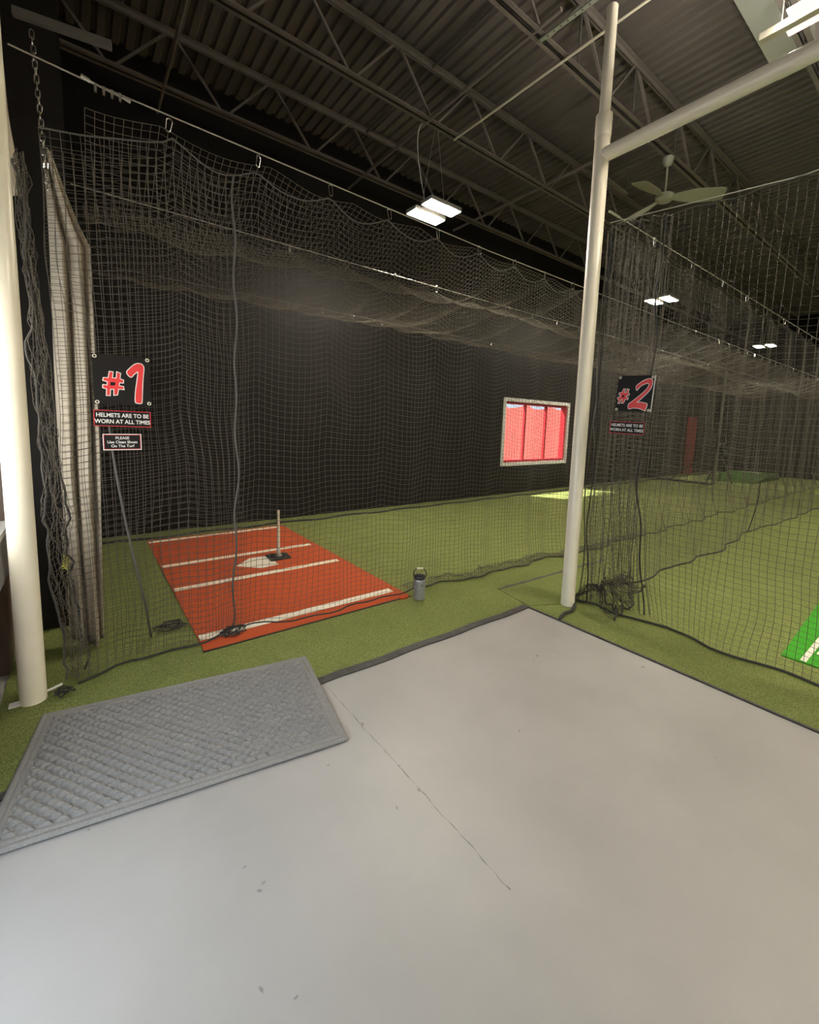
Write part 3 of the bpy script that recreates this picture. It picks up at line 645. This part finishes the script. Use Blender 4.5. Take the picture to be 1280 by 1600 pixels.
# ------------------------------------------------------------------ beige drape
nu, nv = 60, 50; V = []; Fq = []
for j in range(nv):
    w_ = j / (nv - 1); z = .03 + (3.40 - .03) * w_
    xl = -.14 + .02 * w_; xr = .075 + .045 * w_
    if w_ > .84: xr = .1125 - (.19) * ((w_ - .84) / .16) ** .8
    for i in range(nu):
        s = i / (nu - 1)
        fold = .045 * math.sin(s * 15 + 1.2 * math.sin(w_ * 3)) + .02 * math.sin(s * 31 + w_ * 2)
        V.append((xl + (xr - xl) * s + .006 * math.sin(w_ * 9 + s * 4), 3.80 + fold * (.55 + .45 * math.cos(w_ * 1.2)) + .12 * (1 - s) + (.05 * math.exp(-((w_ - .28) / .05) ** 2) * s), z + .02 * math.sin(s * 8) * (1 if j == 0 else 0)))
for j in range(nv - 1):
    for i in range(nu - 1): Fq.append((j * nu + i, j * nu + i + 1, (j + 1) * nu + i + 1, (j + 1) * nu + i))
dm = MB(); dm.add(V, Fq); dr = dm.build('canvas_drape', M_drape, smooth=True)
so = dr.modifiers.new('solid', 'SOLIDIFY'); so.thickness = .004
tag(dr, 'long beige canvas drape hanging in folds behind the net at left', 'drape')

cs = MB(); V = []; Fq = []
for j in range(20):
    w_ = j / 19
    for i in range(8):
        s_i = i / 7; V.append((-.275 + .055 * s_i + .05 * w_ * -1 + .006 * math.sin(w_ * 7 + i), 3.62 + .02 * math.sin(s_i * 9), 3.0 + .75 * w_))
for j in range(19):
    for i in range(7): Fq.append((j * 8 + i, j * 8 + i + 1, (j + 1) * 8 + i + 1, (j + 1) * 8 + i))
cs.add(V, Fq); cso = cs.build('canvas_strip', M_drape, smooth=True); so = cso.modifiers.new('solid', 'SOLIDIFY'); so.thickness = .004
tag(cso, 'narrow pale canvas strip hanging beside the top of the white pole', 'canvas strip')

# ------------------------------------------------------------------ signs
def poly_curve(name, loops, offset, depth, m, parent, z):
    c = bpy.data.curves.new(name, 'CURVE'); c.dimensions = '2D'; c.fill_mode = 'BOTH'; c.extrude = depth; c.offset = offset
    for lp in loops:
        s = c.splines.new('POLY'); s.points.add(len(lp) - 1); s.use_cyclic_u = True
        for k, (x, y) in enumerate(lp): s.points[k].co = (x, y, 0, 1)
    return curve_to_obj(c, name, m, parent, z)
def curve_to_obj(c, name, m, parent, z):
    o = bpy.data.objects.new('tmp', c); COL.objects.link(o); bpy.context.view_layer.update()
    me = bpy.data.meshes.new_from_object(o.evaluated_get(bpy.context.evaluated_depsgraph_get()))
    bpy.data.objects.remove(o); me.materials.clear(); r = link(name, me, m, parent); r.location = (0, 0, z); return r
def text_obj(s, x, y, size, m, parent, z, bold=.0, xs=1.0, name='lettering'):
    c = bpy.data.curves.new(name, 'FONT'); c.body = s; c.size = size; c.align_x = 'CENTER'; c.align_y = 'CENTER'; c.extrude = .0006; c.offset = bold; c.space_character = 1.0
    o = curve_to_obj(c, name, m, parent, z); o.location = (x, y, z); o.scale = (xs, 1, 1); return o
def smooth_path(pts, n=10):
    out = []; P_ = [Vector(p) for p in pts]
    for i in range(len(P_) - 1):
        p0 = P_[max(i - 1, 0)]; p1 = P_[i]; p2 = P_[i + 1]; p3 = P_[min(i + 2, len(P_) - 1)]
        for k in range(n):
            t = k / n; out.append(.5 * ((2 * p1) + (p2 - p0) * t + (2 * p0 - 5 * p1 + 4 * p2 - p3) * t * t + (3 * p1 - p0 - 3 * p2 + p3) * t ** 3))
    out.append(P_[-1]); return out
def stroke(pts, widths, n=10):
    pth = smooth_path([(x, y, w_) for (x, y), w_ in zip(pts, widths)], n); L_ = []; R_ = []
    for i, p in enumerate(pth):
        a = pth[max(i - 1, 0)]; b = pth[min(i + 1, len(pth) - 1)]; d = Vector((b.x - a.x, b.y - a.y)); d.normalize(); nx_, ny_ = -d.y, d.x
        L_.append((p.x + nx_ * p.z / 2, p.y + ny_ * p.z / 2)); R_.append((p.x - nx_ * p.z / 2, p.y - ny_ * p.z / 2))
    return L_ + R_[::-1]
U = .305        # twelve-inch plates, drawn in unit squares below
# one outline of a slanted hash (outer loop and inner hole), unit coordinates, y up
HASH_OUT = [(.285, .66), (.335, .655), (.315, .535), (.395, .535), (.41, .66), (.46, .64), (.445, .53), (.505, .505), (.50, .455), (.435, .46), (.425, .385), (.50, .375), (.505, .325), (.415, .33), (.39, .21), (.34, .20), (.345, .32), (.275, .32), (.265, .19), (.215, .19), (.225, .32), (.16, .34), (.165, .39), (.235, .385), (.245, .465), (.17, .485), (.18, .53), (.26, .535)]
HASH_IN = [(.29, .46), (.375, .455), (.36, .39), (.28, .39)]
def hash_at(dx, dy, s, sk=0.0):
    f = lambda L: [((x - .33) * s + dx + sk * (y - .43), (y - .43) * s + dy) for x, y in L]
    return f(HASH_OUT), f(HASH_IN)
ONE = [(.58, .67), (.64, .76), (.73, .845), (.81, .865), (.865, .83), (.875, .75), (.85, .55), (.83, .30), (.815, .10), (.80, .055), (.74, .055), (.705, .09), (.72, .30), (.755, .52), (.775, .70), (.70, .645), (.64, .585)]
TWO = [(.535, .70), (.60, .775), (.72, .86), (.85, .905), (.93, .88), (.955, .79), (.93, .66), (.85, .53), (.70, .36), (.60, .255), (.70, .265), (.82, .245), (.885, .215), (.86, .06), (.84, .045), (.70, .095), (.53, .105), (.40, .08), (.385, .20), (.46, .27), (.62, .41), (.78, .57), (.855, .68), (.87, .77), (.80, .785), (.70, .745), (.62, .68), (.56, .60)]
def dense(lp):
    P_ = [Vector((x, y, 0)) for x, y in lp]; N = len(P_); out = []
    for i in range(N):
        p0, p1, p2, p3 = P_[i - 1], P_[i], P_[(i + 1) % N], P_[(i + 2) % N]
        for k in range(5):
            t = k / 5; q = .5 * ((2 * p1) + (p2 - p0) * t + (2 * p0 - 5 * p1 + 4 * p2 - p3) * t * t + (3 * p1 - p0 - 3 * p2 + p3) * t ** 3); out.append((q.x, q.y))
    return out
def place(o, origin, right, upv):
    r_ = Vector(right).normalized(); u_ = Vector(upv).normalized(); n_ = r_.cross(u_); u_ = n_.cross(r_)
    o.matrix_world = Matrix(((r_.x, u_.x, n_.x, origin[0]), (r_.y, u_.y, n_.y, origin[1]), (r_.z, u_.z, n_.z, origin[2]), (0, 0, 0, 1)))
def grommet(x, y, t):
    o = MB().tube([(x + .0085 * math.cos(a), y + .0085 * math.sin(a), .002) for a in [2 * PI * k / 14 for k in range(14)]], .0035, 6, closed=True).build('grommet', M_grommet, t, smooth=True)
def number_sign(kind, label, origin, right, upv):
    t = thing('number_sign', label, 'sign'); place(t, origin, right, upv)
    MB().box(0, U, 0, U, -.004, 0).build('plate', M_signblack, t, bevel=.001)
    for gx, gy in ((.05, .95), (.95, .95), (.05, .05), (.95, .05)): grommet(gx * U, gy * U, t)
    if kind == 1: ho, hi = hash_at(.33, .43, 1.0); dg = dense(ONE)
    else: ho, hi = hash_at(.20, .43, .86, .12); dg = dense(TWO)
    sc = lambda L: [(x * U, y * U) for x, y in L]
    for lo, hole in ((ho, hi), (dg, None)):
        lps = [sc(lo)] + ([sc(hole)] if hole else [])
        poly_curve('outline', lps, .0048, .0004, M_signwhite, t, .0008)
        poly_curve('lettering', lps, .0, .0004, M_signred, t, .0020)
    if kind == 2: MB().box(U, U + .0045, .0, U, -.003, .002).build('edge_strip', M_signwhite, t)
    return t
def text_sign(label, origin, right, upv, wd, ht, lines, size, border, bold=.0, xs=1.0):
    t = thing('notice_sign', label, 'sign'); place(t, origin, right, upv)
    MB().box(0, wd, 0, ht, -.003, 0).build('plate', M_signblack, t)
    b = .0045
    MB().box(0, wd, 0, b, 0, .0012).box(0, wd, ht - b, ht, 0, .0012).box(0, b, b, ht - b, 0, .0012).box(wd - b, wd, b, ht - b, 0, .0012).build('border', border, t)
    if border is M_signwhite:
        c = b; e = .008
        MB().box(c, wd - c, c, e, 0, .001).box(c, wd - c, ht - e, ht - c, 0, .001).box(c, e, e, ht - e, 0, .001).box(wd - e, wd - c, e, ht - e, 0, .001).build('border', M_signborder, t)
    for (s, y, k) in lines: text_obj(s, wd / 2, y * ht, size * k, M_signwhite, t, .001, bold, xs)
    for gx in (.06, .94): MB().lathe([(.003, 0), (.002, .003)], 8, (gx * wd, ht - .001, 0)).build('rivet', M_chrome, t)
    return t
# cage one, on the front net (faces -Y)
number_sign(1, 'square black number one sign on the net above the helmet notice', (.071, 3.29, 1.785), (1, 0, .01), (-.012, -.02, 1))
HL = [('HELMETS ARE TO BE', .69, 1.0), ('WORN AT ALL TIMES', .30, 1.0)]
text_sign('red bordered helmets notice below the number one sign', (.063, 3.288, 1.653), (1, 0, -.015), (0, 0, 1), .302, .100, HL, .0345, M_signborder, .0006, .885)
text_sign('small white bordered clean shoes notice at bottom left on the net', (.104, 3.288, 1.503), (1, 0, .005), (0, 0, 1), .205, .102, [('PLEASE', .74, 1), ('Use Clean Shoes', .49, 1), ('On The Turf', .25, 1)], .0235, M_signwhite, .0003, 1.0)
# cage two, on its front net (faces -X)
number_sign(2, 'square black number two sign on the net right of the goalpost', (3.80, 2.00, 1.895), (0, -1, -.045), (0, 0, 1))
text_sign('red bordered helmets notice below the number two sign', (3.80, 2.035, 1.70), (0, -1, -.03), (0, 0, 1), .302, .105, HL, .0345, M_signborder, .0006, .885)

# ------------------------------------------------------------------ batting mat
bm_ = thing('batting_mat', 'brick orange batting mat with white lines lying behind the front net', 'mat', (0, 0, 0))
MB().box(.65, 2.55, 3.285, 6.76, .009, .019).build('mat_surface', M_clay, bm_, bevel=.003)
for (y, w_) in ((3.50, .095), (4.655, .085), (5.475, .085), (6.65, .085)):
    MB().box(.66, 2.47, y - w_ / 2, y + w_ / 2, .0185, .0205).build('white_line', M_lime, bm_)
MB().prism([(1.365, 5.06), (1.586, 4.845), (1.80, 4.87), (1.80, 5.262), (1.58, 5.275)], .0185, .022).build('home_plate', M_lime, bm_)
MB().prism([(2.42, 3.255), (2.50, 3.25), (2.525, 3.27), (2.52, 3.33), (2.44, 3.31)], .009, .024).build('curled_corner', M_clay, bm_)
MB().box(.64, 2.56, 3.272, 3.286, .0085, .015).build('edge_strip', M_rubber, bm_)
# ------------------------------------------------------------------ batting tee
te = thing('batting_tee', 'batting tee with white stem on a black base beside home plate', 'batting tee', (1.893, 5.13, .0205))
MB().prism([(-.135, -.12), (.11, -.13), (.135, .105), (-.115, .125)], 0.002, .022).build('base', M_rubber, te, bevel=.003)
MB().lathe([(.045, .022), (.045, .03), (.026, .038), (.024, .12), (.020, .125)], 20).build('flange', M_steel, te, smooth=True)
MB().lathe([(.0185, .05), (.0185, .36), (.016, .365)], 18).build('lower_stem', M_cream, te, smooth=True)
MB().lathe([(.0150, .35), (.0150, .56), (.0165, .565), (.0165, .60), (.012, .602)], 18).build('upper_stem', M_cream, te, smooth=True)
MB().tube([(-.02, -.018, .35), (.02, .018, .36)], .006, 6).build('clamp_screw', M_steel, te)
# ------------------------------------------------------------------ jug
jg = thing('water_jug', 'grey steel water jug with black lid standing on turf beside the batting mat', 'jug', (2.58, 3.17, .0085))
MB().lathe([(.052, 0), (.056, .004), (.057, .012), (.0575, .02), (.0575, .19), (.056, .203), (.050, .212), (.049, .216)], 32).build('body', M_jug, jg, smooth=True)
MB().lathe([(.0575, .001), (.0582, .003), (.0582, .016), (.0578, .018)], 32).build('base_ring', M_chrome, jg, smooth=True)
MB().lathe([(.053, .214), (.056, .218), (.056, .240), (.051, .248), (.030, .250), (.028, .258), (.010, .260)], 32).build('lid', M_juglid, jg, smooth=True)
hp = [(-.060, .235), (-.064, .262), (-.056, .290), (-.034, .315), (.034, .315), (.056, .290), (.064, .262), (.060, .235)]
rx, ry = .7973, -.6028
hd = MB().tube([(a * rx, a * ry, z) for a, z in hp], .0055, 8).build('handle', M_juglid, jg, smooth=True)
MB().tube([(-.032 * rx, -.032 * ry, .316), (.032 * rx, .032 * ry, .316)], .0085, 10).build('grip', M_cream, hd, smooth=True)
for s in (-1, 1): MB().tube([(s * .054 * rx, s * .054 * ry, .232), (s * .065 * rx, s * .065 * ry, .232)], .008, 8).build('pivot', M_chrome, hd)
lg = MB()
an = math.atan2(-.79, -.60) + .38
def onjug(a, z): return (.0579 * math.cos(an + a), .0579 * math.sin(an + a), z)
for lo in ([(-.12, .160), (-.02, .166), (0.04, .176), (.10, .166), (.2, .160), (.08, .158), (.04, .150), (-.03, .157)], [(-.16, .146), (.22, .146), (.22, .143), (-.16, .143)]):
    lg.add([onjug(a, z) for a, z in lo], [tuple(range(len(lo)))])
lg.build('emblem', M_juglid, jg)

# ------------------------------------------------------------------ grey rug
NX, NY = 460, 290; L_, W_ = 1.51, .93
gx = np.linspace(0, L_, NX); gy = np.linspace(0, W_, NY); GX, GY = np.meshgrid(gx, gy, indexing='ij')
RW, CW = .030, .058
row = np.floor(GY / RW); cell = ((GX + (row % 2) * CW / 2 + .5 * ((GY / RW) % 1 - .5) * RW) / CW) % 1.0
vy = np.abs(((GY / RW) % 1) - .5) * 2
bumpz = .015 * np.clip(1 - (np.abs(cell - .5) * 2.6) ** 3, 0, 1) * np.clip(1 - (vy * 1.2) ** 4, 0, 1)
edge = np.minimum(np.minimum(GX, L_ - GX), np.minimum(GY, W_ - GY))
bumpz = np.where(edge < .062, .007 * (np.abs(np.sin(edge / .062 * PI * 2.0)) ** .6), bumpz)
Z = .004 + bumpz + .0045 * np.clip(edge / .012, 0, 1)
V = np.stack([GX, GY, Z], -1)
# rounded corners
rc = .014
for cx, cy, sx_, sy_ in ((rc, rc, -1, -1), (L_ - rc, rc, 1, -1), (rc, W_ - rc, -1, 1), (L_ - rc, W_ - rc, 1, 1)):
    dx = (V[..., 0] - cx) * sx_; dy = (V[..., 1] - cy) * sy_; msk = (dx > 0) & (dy > 0); d = np.hypot(dx, dy); mxd = np.maximum(dx, dy); k = np.where(msk & (d > 1e-6), mxd / np.maximum(d, 1e-6), 1)
    V[..., 0] = np.where(msk, cx + (V[..., 0] - cx) * k, V[..., 0]); V[..., 1] = np.where(msk, cy + (V[..., 1] - cy) * k, V[..., 1])
Vf = V.reshape(-1, 3); ii = (np.arange(NX - 1)[:, None] * NY + np.arange(NY - 1)[None, :]).ravel(); Fq = np.stack([ii, ii + NY, ii + NY + 1, ii + 1], -1)
rug = thing('floor_rug', 'grey ribbed rectangular rug lying across the turf edge and concrete', 'rug', (-.405, 2.14, .0085), (0, 0, math.atan2(-.25, 1.49)))
me = bpy.data.meshes.new('pile'); me.from_pydata(Vf.tolist(), [], Fq.tolist()); me.update()
for p in me.polygons: p.use_smooth = True
link('pile', me, M_rug, rug)
MB().box(.012, L_ - .012, .012, W_ - .012, .0005, .004).build('backing', M_rubber, rug)

# ------------------------------------------------------------------ ceiling fan
fn = thing('ceiling_fan', 'three bladed cream ceiling fan hanging right of the goalpost', 'ceiling fan', (7.02, 3.21, 5.15))
MB().lathe([(.02, .43), (.055, .45), (.075, .50), (.075, .545), (.05, .57)], 24).build('canopy', M_fan, fn, smooth=True)
MB().lathe([(.013, .05), (.013, .45)], 12).build('downrod', M_fan, fn, smooth=True)
MB().lathe([(.03, -.06), (.09, -.05), (.125, -.02), (.125, .025), (.09, .05), (.03, .065), (.02, .08)], 28).build('motor_housing', M_fan, fn, smooth=True)
for ang in (math.atan2(-.61, .44), math.atan2(.62, .22), math.atan2(.03, -.82)):
    V = []; Fq = []; n_ = 14
    for k in range(n_ + 1):
        s = k / n_; r_ = .10 + .66 * s; w_ = .045 + .085 * min(1, s * 2.2) - .015 * s; tl = .30 * (1 - .3 * s)
        if k == n_: w_ *= .8
        for side in (-1, 1):
            for dz in (-.004, .004): V.append((r_, side * w_, -side * w_ * tl * 1.25 + dz - .03 * s))
    for k in range(n_):
        a = k * 4; b = a + 4
        Fq += [(a, a + 2, b + 2, b), (a + 1, b + 1, b + 3, a + 3), (a, b, b + 1, a + 1), (a + 2, a + 3, b + 3, b + 2)]
    Fq += [(0, 1, 3, 2), (n_ * 4, n_ * 4 + 2, n_ * 4 + 3, n_ * 4 + 1)]
    bl = MB(); bl.add(V, Fq); o = bl.build('blade', M_fan, fn, smooth=True); o.rotation_euler = (0, 0, ang)

# ------------------------------------------------------------------ far end of the cages
gm = thing('batting_mat', 'bright green batting mat with white lines at the right edge', 'mat', (0, 0, 0))
MB().prism([(4.29, .76), (4.29, -1.2), (7.8, -1.2), (7.8, .83), (6.0, .83)], .009, .019).build('mat_surface', M_brightgreen, gm)
MB().box(4.31, 5.9, .618, .655, .0185, .0205).build('white_line', M_lime, gm)
MB().box(4.55, 4.62, .2, .6, .0185, .0205).build('white_line', M_lime, gm)
pl = thing('net_pole', 'slim grey steel pole standing far down the first cage', 'pole', (17.0, 5.3, .008))
MB().lathe([(.12, 0), (.12, .02), (.035, .03), (.035, 3.75), (.02, 3.76)], 14).build('shaft', M_joist, pl, smooth=True)
lsn = thing('pitching_screen', 'low black framed pitching screen lying far down the first cage', 'screen', (16.5, 5.2, .008))
MB().tube([(0, 0, .04), (0, 1.75, .04)], .035, 8).build('base_bar', M_darkmetal, lsn)
MB().tube([(0, 0, .04), (0, .0, 1.2)], .022, 8).build('upright', M_darkmetal, lsn)
MB().tube([(-.3, .05, .04), (.3, .05, .04)], .03, 8).build('foot', M_darkmetal, lsn)
MB().tube([(0, .0, 1.2), (0, 1.3, .06)], .018, 8).build('brace', M_darkmetal, lsn)
pm = thing('pitching_machine', 'black pitching machine on a tripod far down the first cage', 'pitching machine', (17.6, 5.35, .008))
for a in (0.3, 2.4, 4.5): MB().tube([(0, 0, .95), (.42 * math.cos(a), .42 * math.sin(a), .02)], .02, 8).build('leg', M_darkmetal, pm)
MB().box(-.18, .18, -.1, .1, .95, 1.15).build('body', M_darkmetal, pm, bevel=.02)
for z in (1.22, 1.52):
    o = MB().lathe([(.06, -.04), (.14, -.04), (.15, 0), (.14, .04), (.06, .04)], 20).build('wheel', M_rubber, pm, smooth=True); o.location = (0, 0, z); o.rotation_euler = (PI / 2, 0, 0)
    o2 = MB().lathe([(.055, -.05), (.055, .05)], 14).build('hub', M_chrome, pm); o2.location = (0, 0, z); o2.rotation_euler = (PI / 2, 0, 0)
MB().tube([(-.3, 0, 1.36), (.2, 0, 1.38)], .045, 10).build('ball_chute', M_steel, pm)
md = thing('pitching_mound', 'raised green pitching mound far down the first cage', 'mound', (20.6, 5.35, .008))
MB().add([(-2.2, -.75, 0), (-2.2, .75, 0), (0.2, .75, .22), (0.2, -.75, .22), (1.0, .75, .22), (1.0, -.75, .22), (1.0, .75, 0), (1.0, -.75, 0)],
         [(0, 1, 2, 3), (3, 2, 4, 5), (5, 4, 6, 7), (0, 3, 5, 7), (1, 6, 4, 2), (0, 7, 6, 1)]).build('slope', M_moundgreen, md)
MB().box(.35, .5, -.3, .3, .221, .235).build('pitching_rubber', M_lime, md)
